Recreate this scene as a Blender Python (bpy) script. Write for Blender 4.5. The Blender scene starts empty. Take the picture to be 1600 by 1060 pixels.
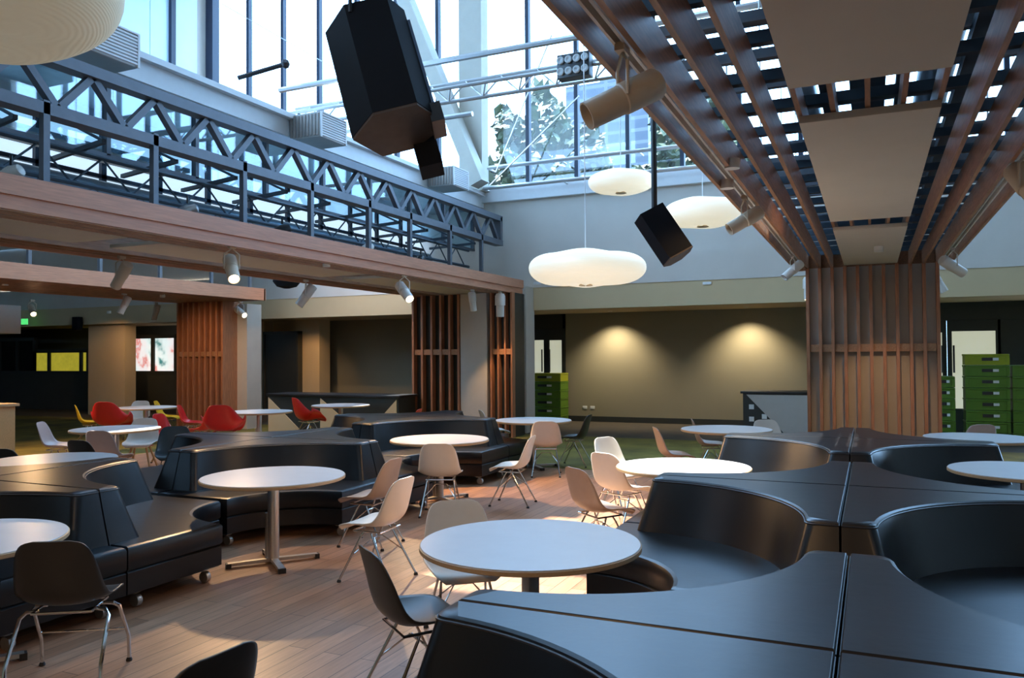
import bpy, bmesh, math, random
from mathutils import Vector, Matrix
random.seed(7)
C = bpy.context.scene.collection
sin, cos, pi, R_ = math.sin, math.cos, math.pi, math.radians

# ------------------------------------------------------------------ camera
F = 1250.0
H = 1.755
YAW, PITCH, ROLL = R_(24.2), R_(1.15), R_(0.4)
fw = Vector((-sin(YAW), cos(YAW), 0)); rt = Vector((cos(YAW), sin(YAW), 0))
f_ = (fw * cos(PITCH) + Vector((0, 0, sin(PITCH)))).normalized()
w_ = rt.cross(f_)
r_ = rt * cos(ROLL) - w_ * sin(ROLL)
u_ = w_ * cos(ROLL) + rt * sin(ROLL)
CAM = Vector((0, 0, H))
cd = bpy.data.cameras.new('camera'); cam = bpy.data.objects.new('camera', cd); C.objects.link(cam)
cd.sensor_width = 36; cd.lens = 36 * F / 1600; cd.clip_end = 500
m = Matrix((r_, u_, -f_)).transposed().to_4x4(); m.translation = CAM
cam.matrix_world = m
bpy.context.scene.camera = cam

def ray(px, py): return f_ * F + r_ * (px - 800) - u_ * (py - 530)
def atz(px, py, z):
    d = ray(px, py); return CAM + d * ((z - H) / d.z)
def atY(px, py, Y):
    d = ray(px, py); return CAM + d * (Y / d.y)
def atX(px, py, X):
    d = ray(px, py); return CAM + d * (X / d.x)
def atd(px, py, dep): return CAM + ray(px, py) * (dep / F)
def W(lat, d, z=0.0):
    p = fw * d + rt * lat; return Vector((p.x, p.y, z))

# ------------------------------------------------------------------ materials
def pset(n, **k):
    for a, b in k.items():
        a = a.replace('_', ' ')
        if a in n.inputs: n.inputs[a].default_value = b
def mat(name, col, rough=.5, metal=0, spec=.5, noise=0, nscale=20, bump=0, bscale=200, emit=None, es=1, stretch=None, dark=None, coat=0):
    M = bpy.data.materials.new(name); M.use_nodes = True
    nt = M.node_tree; b = nt.nodes['Principled BSDF']
    pset(b, Base_Color=(*col, 1), Roughness=rough, Metallic=metal, Specular_IOR_Level=spec, Coat_Weight=coat)
    tc = nt.nodes.new('ShaderNodeTexCoord')
    src = tc.outputs['Object']
    if stretch:
        mp = nt.nodes.new('ShaderNodeMapping'); mp.inputs['Scale'].default_value = stretch
        nt.links.new(src, mp.inputs['Vector']); src = mp.outputs['Vector']
    if noise:
        n = nt.nodes.new('ShaderNodeTexNoise'); pset(n, Scale=nscale, Detail=4.0, Roughness=.6)
        nt.links.new(src, n.inputs['Vector'])
        r = nt.nodes.new('ShaderNodeValToRGB')
        dk = dark or tuple(c * (1 - noise) for c in col)
        r.color_ramp.elements[0].color = (*dk, 1); r.color_ramp.elements[0].position = .3
        r.color_ramp.elements[1].color = (*[min(1, c * (1 + noise * .5)) for c in col], 1); r.color_ramp.elements[1].position = .7
        nt.links.new(n.outputs['Fac'], r.inputs['Fac']); nt.links.new(r.outputs['Color'], b.inputs['Base Color'])
    if bump:
        n2 = nt.nodes.new('ShaderNodeTexNoise'); pset(n2, Scale=bscale, Detail=3.0)
        nt.links.new(src, n2.inputs['Vector'])
        bp = nt.nodes.new('ShaderNodeBump'); pset(bp, Strength=bump, Distance=.01)
        nt.links.new(n2.outputs['Fac'], bp.inputs['Height']); nt.links.new(bp.outputs['Normal'], b.inputs['Normal'])
    if emit: pset(b, Emission_Color=(*emit, 1), Emission_Strength=es)
    return M
def glass_mat(name, tint=(1, 1, 1), fac=.08):
    M = bpy.data.materials.new(name); M.use_nodes = True; nt = M.node_tree; nt.nodes.clear()
    o = nt.nodes.new('ShaderNodeOutputMaterial'); mx = nt.nodes.new('ShaderNodeMixShader'); mx.inputs[0].default_value = fac
    t = nt.nodes.new('ShaderNodeBsdfTransparent'); t.inputs[0].default_value = (*tint, 1)
    g = nt.nodes.new('ShaderNodeBsdfGlossy'); g.inputs['Roughness'].default_value = .02
    nt.links.new(t.outputs[0], mx.inputs[1]); nt.links.new(g.outputs[0], mx.inputs[2]); nt.links.new(mx.outputs[0], o.inputs[0])
    return M
M = {}
M['leather'] = mat('black_leather', (.005, .006, .008), .33, spec=.45, noise=.3, nscale=3, bump=.10, bscale=9)
M['leather_pipe'] = mat('leather_piping', (.03, .03, .034), .4)
M['top'] = mat('white_laminate', (.62, .62, .62), .32, noise=.04, nscale=5)
M['ply'] = mat('plywood_edge', (.45, .29, .15), .5, noise=.2, nscale=60, stretch=(1, 1, 12))
M['steel'] = mat('brushed_steel', (.55, .53, .5), .35, metal=.9, noise=.08, nscale=40, stretch=(1, 1, .1))
M['chrome'] = mat('chrome', (.7, .7, .7), .12, metal=1, noise=.05, nscale=10)
M['blackm'] = mat('black_metal', (.02, .02, .022), .4, noise=.2, nscale=30)
M['rubber'] = mat('black_rubber', (.015, .015, .015), .7, noise=.2, nscale=30)
M['shell_white'] = mat('cream_plastic', (.72, .66, .58), .38, noise=.03, nscale=12)
M['shell_dark'] = mat('charcoal_plastic', (.022, .020, .017), .38, noise=.1, nscale=12)
M['shell_taupe'] = mat('taupe_plastic', (.36, .26, .20), .4, noise=.05, nscale=12)
M['shell_pink'] = mat('pale_rose_plastic', (.55, .42, .38), .4, noise=.05, nscale=12)
M['shell_red'] = mat('red_plastic', (.62, .015, .012), .38, noise=.06, nscale=12)
M['shell_orange'] = mat('orange_red_plastic', (.85, .06, .02), .38, noise=.06, nscale=12)
M['shell_yellow'] = mat('yellow_plastic', (.75, .5, .03), .38, noise=.06, nscale=12)
M['shell_teal'] = mat('dark_teal_plastic', (.04, .06, .07), .4, noise=.06, nscale=12)
M['beech'] = mat('beech_wood', (.55, .32, .14), .5, noise=.2, nscale=20, stretch=(8, 8, 1))
M['slat'] = mat('cedar_batten_wood', (.40, .19, .09), .5, noise=.35, nscale=7, stretch=(8, .6, 8), bump=.05)
M['vslat'] = mat('cedar_slat_wood', (.42, .17, .08), .5, noise=.35, nscale=7, stretch=(8, 8, .6), bump=.05)
M['fascia'] = mat('timber_fascia', (.56, .25, .14), .5, noise=.2, nscale=7, stretch=(8, .5, 8))
M['panel'] = mat('cream_ceiling_panel', (.62, .54, .43), .7, noise=.03, nscale=3)
M['grey_core'] = mat('warm_grey_render', (.52, .47, .41), .7, noise=.05, nscale=4)
M['pale'] = mat('pale_blue_grey_paint', (.66, .62, .56), .8, noise=.03, nscale=2)
M['beige'] = mat('beige_paint', (.64, .49, .29), .8, noise=.03, nscale=2)
M['taupe'] = mat('olive_taupe_paint', (.30, .265, .18), .8, noise=.03, nscale=2)
M['darkp'] = mat('dark_olive_panel', (.045, .045, .035), .6, noise=.1, nscale=4)
M['charcoal'] = mat('charcoal_laminate', (.03, .033, .028), .5, noise=.1, nscale=6)
M['truss'] = mat('grey_blue_steel', (.13, .145, .17), .5, metal=.2, noise=.08, nscale=8)
M['alu'] = mat('aluminium_tube', (.62, .62, .62), .3, metal=.8, noise=.05, nscale=10)
M['white_metal'] = mat('white_painted_metal', (.75, .77, .78), .5, noise=.03, nscale=8)
M['unit'] = mat('grey_metal_casing', (.42, .43, .42), .5, noise=.05, nscale=8)
M['mull'] = mat('dark_blue_frame', (.012, .02, .045), .5, noise=.1, nscale=8)
M['colb'] = mat('beige_steel_column', (.48, .45, .38), .6, noise=.05, nscale=5)
M['cyan'] = mat('pale_cyan_panel', (.60, .80, .92), .3, noise=.05, nscale=1.2)
M['cyanglass'] = glass_mat('pale_cyan_glass', (.72, .9, 1), .12)
M['duct'] = mat('galvanised_duct', (.30, .36, .40), .4, metal=.6, noise=.15, nscale=6)
M['tray'] = mat('brown_grey_tray', (.34, .30, .27), .6, noise=.15, nscale=9)
M['blued'] = mat('dark_blue_service_steel', (.06, .09, .12), .5, metal=.3, noise=.15, nscale=6)
M['green'] = mat('green_plastic_crate', (.09, .19, .012), .45, noise=.06, nscale=10)
M['lime'] = mat('lime_plastic_crate', (.30, .33, .01), .45, noise=.06, nscale=10)  # lighter green puts the light on the top crates into the colour
M['cablew'] = mat('white_label', (.8, .8, .75), .6, noise=.03, nscale=10)
M['spk'] = mat('black_cabinet_paint', (.004, .006, .010), .8, spec=.25, noise=.1, nscale=20, bump=.1)
M['spkb'] = mat('brown_speaker_end', (.09, .065, .05), .6, noise=.15, nscale=20)
M['spkg'] = mat('blue_grey_metal_strip', (.12, .16, .24), .4, metal=.5, noise=.1, nscale=10)
M['spot'] = mat('cream_spot_housing', (.58, .47, .34), .45, noise=.03, nscale=10)
M['spotw'] = mat('white_spot_housing', (.75, .72, .66), .4, noise=.03, nscale=10)
M['lens'] = mat('lit_lamp_lens', (.9, .8, .6), .3, emit=(1, .82, .55), es=9)
M['lensoff'] = mat('dark_lens', (.25, .2, .15), .2, noise=.1)
M['litwin'] = mat('lit_cream_daylight', (.7, .7, .6), .6, emit=(.80, .82, .62), es=.42, noise=.1, nscale=3)
M['litcol'] = mat('lit_street_view', (.4, .6, .6), .6, emit=(.7, .9, .9), es=.75, noise=.5, nscale=1.1)
def street(X):
    nt = X.node_tree; b = nt.nodes['Principled BSDF']; r = nt.nodes['Color Ramp']; e = r.color_ramp.elements
    e[0].color = (.05, .22, .22, 1); e[1].color = (.75, .9, .9, 1); e[0].position = .36; e[1].position = .46
    k = e.new(.56); k.color = (.9, .85, .85, 1); k = e.new(.62); k.color = (.75, .25, .22, 1); k = e.new(.68); k.color = (.8, .9, .95, 1)
    nt.links.new(r.outputs['Color'], b.inputs['Emission Color'])
street(M['litcol'])
M['lityel'] = mat('lit_yellow_view', (.6, .5, .05), .6, emit=(.7, .6, .05), es=.35, noise=.4, nscale=2)
M['frost'] = mat('daylit_frosted_glass', (.6, .75, .85), .5, emit=(.62, .82, 1), es=.85, noise=.25, nscale=1.2)  # emission in the panes stands in for daylight behind them
M['exit'] = mat('green_exit_sign', (.05, .6, .15), .5, emit=(.1, .8, .2), es=.8)
M['redp'] = mat('red_box_paint', (.5, .03, .02), .5, noise=.05)
M['bark'] = mat('tree_bark', (.06, .045, .03), .9, noise=.3, nscale=15)
M['glass'] = glass_mat('clear_glass', (.96, .98, 1), .06)
M['dglass'] = glass_mat('smoked_glass', (.45, .5, .5), .12)

def leaf_mat():
    X = mat('foliage_green', (.035, .055, .016), .6, noise=.6, nscale=.9)
    return X
M['leaf'] = leaf_mat()
def lamp_fabric():
    X = mat('ribbed_white_lantern_fabric', (.85, .83, .74), .8, emit=(1, .95, .74), es=.48)
    nt = X.node_tree; b = nt.nodes['Principled BSDF']
    tc = nt.nodes['Texture Coordinate']; wv = nt.nodes.new('ShaderNodeTexWave')
    wv.wave_type = 'BANDS'; wv.bands_direction = 'Z'; pset(wv, Scale=26.0, Distortion=.6, Detail=1.0)
    nt.links.new(tc.outputs['Object'], wv.inputs['Vector'])
    bp = nt.nodes.new('ShaderNodeBump'); pset(bp, Strength=.18, Distance=.01)
    nt.links.new(wv.outputs['Fac'], bp.inputs['Height']); nt.links.new(bp.outputs['Normal'], b.inputs['Normal'])
    return X
M['lantern'] = lamp_fabric()
M['lantern_dim'] = lamp_fabric(); M['lantern_dim'].name = 'ribbed_cream_lantern_fabric'
pset(M['lantern_dim'].node_tree.nodes['Principled BSDF'], Base_Color=(.66, .60, .42, 1), Emission_Strength=.10)

def floor_mat():
    X = bpy.data.materials.new('oak_plank_floor'); X.use_nodes = True; nt = X.node_tree; b = nt.nodes['Principled BSDF']
    tc = nt.nodes.new('ShaderNodeTexCoord'); mp = nt.nodes.new('ShaderNodeMapping')
    mp.inputs['Rotation'].default_value = (0, 0, pi / 2)
    nt.links.new(tc.outputs['Object'], mp.inputs['Vector'])
    br = nt.nodes.new('ShaderNodeTexBrick')
    pset(br, Scale=1.0, Color1=(.42, .225, .13, 1), Color2=(.29, .15, .085, 1), Mortar=(.10, .055, .03, 1))
    br.inputs['Mortar Size'].default_value = .003; br.inputs['Brick Width'].default_value = 1.3; br.inputs['Row Height'].default_value = .13
    br.offset = .37
    nt.links.new(mp.outputs['Vector'], br.inputs['Vector'])
    m2 = nt.nodes.new('ShaderNodeMapping'); m2.inputs['Scale'].default_value = (14, .9, 1)
    nt.links.new(tc.outputs['Object'], m2.inputs['Vector'])
    n = nt.nodes.new('ShaderNodeTexNoise'); pset(n, Scale=3.0, Detail=6.0, Roughness=.65)
    nt.links.new(m2.outputs['Vector'], n.inputs['Vector'])
    mx = nt.nodes.new('ShaderNodeMixRGB'); mx.blend_type = 'OVERLAY'; mx.inputs[0].default_value = .55
    nt.links.new(br.outputs['Color'], mx.inputs[1]); nt.links.new(n.outputs['Fac'], mx.inputs[2])
    nt.links.new(mx.outputs[0], b.inputs['Base Color'])
    pset(b, Roughness=.38, Specular_IOR_Level=.4)
    return X
M['floor'] = floor_mat()
M['carpet_o'] = mat('olive_green_carpet', (.165, .125, .014), .95, noise=.5, nscale=1.3, dark=(.075, .06, .008), bump=.3, bscale=300)
M['carpet_d'] = mat('dark_brown_carpet', (.075, .06, .045), .95, noise=.2, nscale=3, bump=.3, bscale=300)
def tower_mat():
    X = bpy.data.materials.new('tower_facade'); X.use_nodes = True; nt = X.node_tree; b = nt.nodes['Principled BSDF']
    tc = nt.nodes.new('ShaderNodeTexCoord'); br = nt.nodes.new('ShaderNodeTexBrick')
    mp = nt.nodes.new('ShaderNodeMapping'); mp.inputs['Rotation'].default_value = (pi / 2, 0, 0)
    nt.links.new(tc.outputs['Object'], mp.inputs['Vector']); nt.links.new(mp.outputs['Vector'], br.inputs['Vector'])
    br.offset = 0
    pset(br, Scale=1.0, Color1=(.030, .038, .055, 1), Color2=(.036, .045, .065, 1), Mortar=(.085, .09, .095, 1))
    br.inputs['Mortar Size'].default_value = .18; br.inputs['Brick Width'].default_value = 2.2; br.inputs['Row Height'].default_value = 1.2
    nt.links.new(br.outputs['Color'], b.inputs['Base Color']); pset(b, Roughness=.4)
    return X
M['tower'] = tower_mat()

# ------------------------------------------------------------------ mesh helpers
class MB:
    def __init__(s): s.bm = bmesh.new()
    def box(s, x0, x1, y0, y1, z0, z1, bev=0):
        vs = [s.bm.verts.new((x, y, z)) for x in (x0, x1) for y in (y0, y1) for z in (z0, z1)]
        fs = []
        for q in ((0, 1, 3, 2), (4, 6, 7, 5), (0, 4, 5, 1), (2, 3, 7, 6), (0, 2, 6, 4), (1, 5, 7, 3)):
            fs.append(s.bm.faces.new([vs[i] for i in q]))
        if bev:
            es = list({e for f in fs for e in f.edges})
            bmesh.ops.bevel(s.bm, geom=es, offset=bev, segments=2, profile=.5, affect='EDGES')
        return s
    def obox(s, c, ax, ay, az, hx, hy, hz):
        c = Vector(c); vs = []
        for i in (-1, 1):
            for j in (-1, 1):
                for k in (-1, 1):
                    vs.append(s.bm.verts.new(c + ax * (i * hx) + ay * (j * hy) + az * (k * hz)))
        for q in ((0, 1, 3, 2), (4, 6, 7, 5), (0, 4, 5, 1), (2, 3, 7, 6), (0, 2, 6, 4), (1, 5, 7, 3)):
            s.bm.faces.new([vs[i] for i in q])
        return s
    def bar(s, a, b, wdt, hgt, up=Vector((0, 0, 1))):
        a, b = Vector(a), Vector(b); d = (b - a); L = d.length; d.normalize()
        side = d.cross(up)
        if side.length < 1e-4: side = d.cross(Vector((1, 0, 0)))
        side.normalize(); upp = side.cross(d)
        return s.obox((a + b) / 2, d, side, upp, L / 2, wdt / 2, hgt / 2)
    def loft(s, rings, cap0=True, cap1=True, closed=True, smooth=False):
        R = [[s.bm.verts.new(p) for p in r] for r in rings]
        n = len(R[0])
        for a, b in zip(R, R[1:]):
            for i in range(n if closed else n - 1):
                f = s.bm.faces.new((a[i], a[(i + 1) % n], b[(i + 1) % n], b[i])); f.smooth = smooth
        if cap0: s.bm.faces.new(list(reversed(R[0])))
        if cap1: s.bm.faces.new(R[-1])
        return s
    def tube(s, pts, r, n=8, radii=None):
        pts = [Vector(p) for p in pts]; rings = []
        prev = None
        for i, p in enumerate(pts):
            d = (pts[min(i + 1, len(pts) - 1)] - pts[max(i - 1, 0)]).normalized()
            ref = prev if prev is not None else (Vector((0, 0, 1)) if abs(d.z) < .9 else Vector((1, 0, 0)))
            a = ref - d * ref.dot(d)
            if a.length < 1e-5: a = d.orthogonal()
            a.normalize(); prev = a; b = d.cross(a)
            rr = radii[i] if radii else r
            rings.append([p + a * (rr * cos(2 * pi * k / n)) + b * (rr * sin(2 * pi * k / n)) for k in range(n)])
        return s.loft(rings, smooth=True)
    def lathe(s, prof, n=48, o=(0, 0, 0), axis=None):
        o = Vector(o)
        if axis is None: a, b, c = Vector((1, 0, 0)), Vector((0, 1, 0)), Vector((0, 0, 1))
        else:
            c = Vector(axis).normalized(); a = c.orthogonal().normalized(); b = c.cross(a)
        rings = [[o + a * (r * cos(2 * pi * k / n)) + b * (r * sin(2 * pi * k / n)) + c * z for k in range(n)] for r, z in prof]
        return s.loft(rings, smooth=True)
    def prism(s, poly, z0, z1):
        return s.loft([[(x, y, z0) for x, y in poly], [(x, y, z1) for x, y in poly]])
    def build(s, name, m, parent=None, loc=None, sharp=35, smooth=True):
        bm = s.bm
        bmesh.ops.recalc_face_normals(bm, faces=bm.faces)
        big = [f for f in bm.faces if len(f.verts) > 12]
        if big: bmesh.ops.triangulate(bm, faces=big)
        me = bpy.data.meshes.new(name); bm.to_mesh(me); bm.free()
        me.materials.append(m)
        if smooth:
            for p in me.polygons: p.use_smooth = True
            try: me.set_sharp_from_angle(angle=R_(sharp))
            except Exception: pass
        o = bpy.data.objects.new(name, me); C.objects.link(o)
        for p in me.polygons:
            if abs(p.normal.z) > .997 and p.area > .004: p.use_smooth = False
        if parent: o.parent = parent
        if loc is not None: o.location = loc
        return o
def tag(o, label=None, cat=None, group=None, kind=None):
    if label: o['label'] = label
    if cat: o['category'] = cat
    if group: o['group'] = group
    if kind: o['kind'] = kind
    return o
def thing(name, label, cat, loc=(0, 0, 0), rz=0, group=None):
    o = bpy.data.objects.new(name, None); C.objects.link(o); o.location = loc; o.rotation_euler = (0, 0, rz)
    o.empty_display_size = .1
    return tag(o, label, cat, group)
KIDS = {}
def kids(o): return [c for c in bpy.data.objects if c.parent is o]
def copy_tree(o, parent=None, cache={}):
    c = o.copy(); C.objects.link(c); c.parent = parent
    if o.name not in cache: cache[o.name] = kids(o)
    for k in cache[o.name]: copy_tree(k, c)
    return c
def struct(name, mb, m, parent=None):
    o = mb.build(name, m, parent, smooth=False)
    if parent is None: o['kind'] = 'structure'
    return o

# ------------------------------------------------------------------ room shell
struct('floor', MB().box(-12.2, 14, -5, 11.6, -.1, 0), M['floor'])
struct('floor', MB().box(-40, -12.2, -5, 16.3, -.1, 0).box(-12.2, 14, 11.6, 16.3, -.1, 0), M['carpet_o'])
struct('floor', MB().box(-40, 14, 16.3, 21, -.1, 0), M['carpet_d'])
YB = 17.0          # plane of the upper back wall
YR = 20.0          # recessed back wall below
ZS = 5.35          # clerestory sill
ZT = 12.6
# upper back wall, with lighter seam
w = MB().box(-40, 14, YB - .06, YB + .25, 3.30, 3.93).box(-40, 14, YB + .03, YB + .25, 3.93, ZS)
wb = struct('wall_back', w, M['pale'])
struct('trim_1', MB().box(-40, 14, YB - .04, YB + .3, 2.78, 3.30), M['beige'])
struct('trim_2', MB().box(-17, 14, YB - .12, YB + .35, ZS, ZS + .30), M['white_metal'])  # tall white band puts the sill's sunlit brightness into its colour
struct('ceiling', MB().box(-40, 14, YB + .3, YR + .1, 2.84, 2.95), M['beige'])
# recessed back wall with openings for the two doors
def onY(px, Y, py=555): return atY(px, py, Y).x
xa, xb = onY(820, YR), onY(884, YR)
xc, xd = onY(1452, YR), onY(1640, YR)
xe = onY(498, YR)
struct('wall_back', MB().box(xb, xc, YR, YR + .2, 0, 2.84), M['taupe'])
struct('wall_back', MB().box(xe, xa, YR, YR + .2, 0, 2.84), M['taupe'])
struct('wall_back', MB().box(-40, onY(360, YR), YR, YR + .2, 0, 2.84), M['darkp'])
struct('wall_back', MB().box(onY(360, YR), xe, YR - .4, YR + .2, 0, 2.84), M['beige'])
struct('baseboard_back', MB().box(xb, xc, YR - .025, YR, 0, .14), M['charcoal'])
struct('wall_left', MB().box(-40.2, -40, -5, 21, 0, 5.3), M['darkp'])
struct('wall_right', MB().box(14, 14.2, -5, 21, 0, ZT), M['pale'])
struct('wall_front', MB().box(-40, 14, -5.2, -5, 0, 5.0), M['beige'])
struct('ceiling', MB().box(-9.7, 14, -5, -1.15, 3.45, 3.55), M['taupe'])
struct('wall_front', MB().box(-9.7, 14, -1.3, -1.15, 3.55, ZT), M['grey_core'])
struct('ceiling', MB().box(-40, -13.6, -5, YB, 5.30, 5.42).box(-13.6, -10.0, -5, 7, 5.30, 5.42).box(-10.0, -9.75, -5, YB, 5.30, 5.42), M['duct'])  # gap left in this ceiling so added skylight reaches the pale wall
struct('wall_left', MB().box(-17.25, -17.05, 6, YB + .2, 5.42, ZT), M['pale'])
# unseen roof; glazed openings added where sun patches and skylight are wanted
X0, X1, Y0, Y1 = -17.25, 14.2, -5.2, YB + .3
holes = [(-6.7, -5.0, 5.3, 6.0), (-6.6, -4.1, 6.7, 8.1), (-6.3, -5.2, 8.1, 9.5), (-4.9, -3.2, 8.5, 9.9), (-12.8, -11.2, 7.0, 16.0)]
hb = MB(); xs = sorted({X0, X1, 2.0, 6.0} | {h[0] for h in holes} | {h[1] for h in holes}); ys = sorted({Y0, Y1, -1.1} | {h[2] for h in holes} | {h[3] for h in holes})
allh = list(holes)
for xa_, xb_ in zip(xs, xs[1:]):
    for ya_, yb_ in zip(ys, ys[1:]):
        mx_, my_ = (xa_ + xb_) / 2, (ya_ + yb_) / 2
        if any(h[0] < mx_ < h[1] and h[2] < my_ < h[3] for h in allh): continue
        hb.box(xa_, xb_, ya_, yb_, ZT, ZT + .12)
struct('ceiling', hb, M['white_metal'])
gl = MB()
for h in allh: gl.box(h[0], h[1], h[2], h[3], ZT + .03, ZT + .05)
struct('window_roof', gl, M['glass'])

# pillars of the pale wall
def pillar(px0, px1, Y, m, z1=2.78, dy=.5, z0=0):
    a, b = onY(px0, Y), onY(px1, Y)
    return struct('wall_pillar', MB().box(a, b, Y, Y + dy, z0, z1), m)
pillar(803, 822, 16.5, M['pale'], 3.3)
pillar(351, 386, 15.1, M['grey_core'], 3.05)
pillar(138, 173, 17.3, M['beige'], 2.78, .6); pillar(173, 195, 17.25, M['beige'], 2.78, .4)
pillar(461, 499, 18.9, M['beige'], 2.84, .5)
pillar(386, 413, 19.2, M['beige'], 2.84, .5)

# doors ------------------------------------------------------------
def door(name, px0, px1, panes, head=2.35, Y=YR, mull=()):
    a, b = onY(px0, Y), onY(px1, Y)
    fr = MB().box(a, a + .07, Y - .03, Y + .12, 0, 2.84).box(b - .07, b, Y - .03, Y + .12, 0, 2.84).box(a, b, Y - .03, Y + .12, 2.45, 2.84)
    o = struct(name, fr, M['charcoal'])
    k = 0
    for (p0, p1, y0, y1) in panes:
        A, B = atY(p0, y0, Y), atY(p1, y1, Y)
        MB().box(A.x, B.x, Y + .04, Y + .06, B.z, A.z).build('pane', M['litwin'], o, smooth=False)
        MB().box(A.x - .09, A.x, Y, Y + .08, 0, 2.45).build('door_stile', M['charcoal'], o, smooth=False)
        MB().box(B.x, B.x + .09, Y, Y + .08, 0, 2.45).build('door_stile', M['charcoal'], o, smooth=False)
        MB().box(A.x, B.x, Y, Y + .08, A.z, 2.45).build('door_rail', M['charcoal'], o, smooth=False)
        MB().box(A.x, B.x, Y, Y + .08, 0, B.z).build('door_rail', M['charcoal'], o, smooth=False)
    for mpx in mull:
        c = onY(mpx, Y); MB().tube([(c, Y - .06, 1.3), (c, Y - .06, 1.9)], .02).build('door_handle', M['blackm'], o)
    return o
door('door_1', 820, 884, [(822, 850, 532, 600), (858, 878, 532, 600)], mull=(848, 860))
door('door_2', 1452, 1640, [(1456, 1474, 520, 640), (1487, 1558, 518, 640), (1566, 1632, 470, 475)], mull=(1472, 1490))
# dark doorway left of the lit pillar
a, b = onY(413, 18.7), onY(463, 18.7)
o = struct('door_3', MB().box(a, b, 18.75, 18.82, 0, 2.42), M['charcoal'])
MB().box(a - .06, a, 18.7, 18.9, 0, 2.5).box(b, b + .06, 18.7, 18.9, 0, 2.5).box(a - .06, b + .06, 18.7, 18.9, 2.42, 2.5).build('door_frame', M['darkp'], o, smooth=False)
# far-left glazing
def lowwin(name, px0, px1, ytop, ybot, m, mulls, Y=18.6):
    A, B = atY(px0, ytop, Y), atY(px1, ybot, Y)
    fr = MB()
    for p in [px0] + mulls + [px1]:
        c = onY(p, Y); fr.box(c - .07, c + .07, Y - .05, Y + .05, B.z, A.z)
    fr.box(A.x, B.x, Y - .05, Y + .05, A.z, A.z + .12).box(A.x, B.x, Y - .05, Y + .05, B.z - .1, B.z)
    o = struct(name, fr, M['charcoal'])
    MB().box(A.x, B.x, Y, Y + .02, B.z, A.z).build('pane', m, o, smooth=False)
    MB().box(A.x, B.x, Y - .02, Y + .08, 0, B.z - .1).build('lower_panel', M['darkp'], o, smooth=False)
    return o
lowwin('window_31', -60, 55, 535, 580, M['dglass'], [0, 28])
lowwin('window_32', 55, 139, 552, 580, M['lityel'], [78, 128])
lowwin('window_33', 195, 276, 530, 580, M['litcol'], [240])
tag_y = 17.0

# upper windows on the back plane: one per bay
bay = 1.2; xw = -16.85; k = 0
while xw < 8.2:
    k += 1
    o = struct('window_%d' % k, MB().box(xw - .045, xw + .045, YB + .08, YB + .22, ZS + .30, ZT).box(xw, xw + bay, YB + .1, YB + .2, ZT - .1, ZT).box(xw, xw + bay, YB + .1, YB + .2, ZS + .30, ZS + .34), M['mull'])
    MB().box(xw + .045, xw + bay - .045, YB + .14, YB + .155, ZS + .34, ZT - .1).build('pane', M['glass'], o, smooth=False)
    xw += bay
struct('wall_back', MB().box(xw, 14, YB, YB + .2, ZS, ZT), M['pale'])
# panelled wall at the far upper left
pw = MB()
for i in range(6):
    pw.box(-17.05, -17.0, 7 + i * 1.6, 7 + i * 1.6 + 1.58, 5.4, 7.1).box(-17.05, -17.0, 7 + i * 1.6, 7 + i * 1.6 + 1.58, 7.12, ZT)
struct('wall_left', pw, M['cyan'])
struct('trim_3', MB().box(-17.0, -16.75, YB - .1, YB + .1, 5.4, ZT), M['mull'])
struct('trim_4', MB().box(-17.0, -16.9, 15.6, 15.75, 5.4, ZT), M['mull'])

# ------------------------------------------------------------------ left gutter beam, glazed strip, inner wall
struct('trim_5', MB().box(-8.75, -8.35, -2, YB, 5.24, 5.50).box(-8.8, -8.25, -2, YB, 5.50, 5.58), M['white_metal'])
struct('ceiling', MB().box(-9.75, -8.7, -2, YB, 5.20, 5.28), M['duct'])
tr = thing('glazed_balustrade', 'long strip of pale blue glass panels under the upper left gutter beam', 'glass screen')
fr = MB()
for i in range(14):
    y = -1.6 + i * 1.42
    fr.box(-8.62, -8.54, y - .03, y + .03, 4.25, 5.2)
fr.box(-8.62, -8.54, -2, YB - .1, 4.22, 4.27)
fr.build('frame', M['truss'], tr, smooth=False)
for i in range(13):
    y = -1.6 + i * 1.42
    if y + 1.4 > YB: break
    MB().box(-8.60, -8.585, y + .03, y + 1.39, 4.27, 5.18).build('glass_panel', M['cyanglass'], tr, smooth=False)
struct('wall_left', MB().box(-9.95, -9.85, -2, YB, 3.42, 3.62).box(-9.95, -9.85, -2, YB, 5.0, 5.3), M['unit'])
yy = -1.9
while yy < YB - 1:
    k += 1
    o = struct('window_%d' % k, MB().box(-9.96, -9.84, yy - .04, yy + .04, 3.62, 5.0).box(-9.96, -9.84, yy, yy + .98, 4.28, 4.34), M['mull'])
    MB().box(-9.92, -9.90, yy + .04, yy + .94, 3.62, 5.0).build('pane', M['frost'], o, smooth=False)
    yy += .98
o = tag(MB().box(-9.55, -8.95, -2, 8.6, 4.42, 4.48).build('service_walkway', M['tray'], smooth=False), 'brown metal walkway deck behind the long grey truss', 'walkway')
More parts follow.
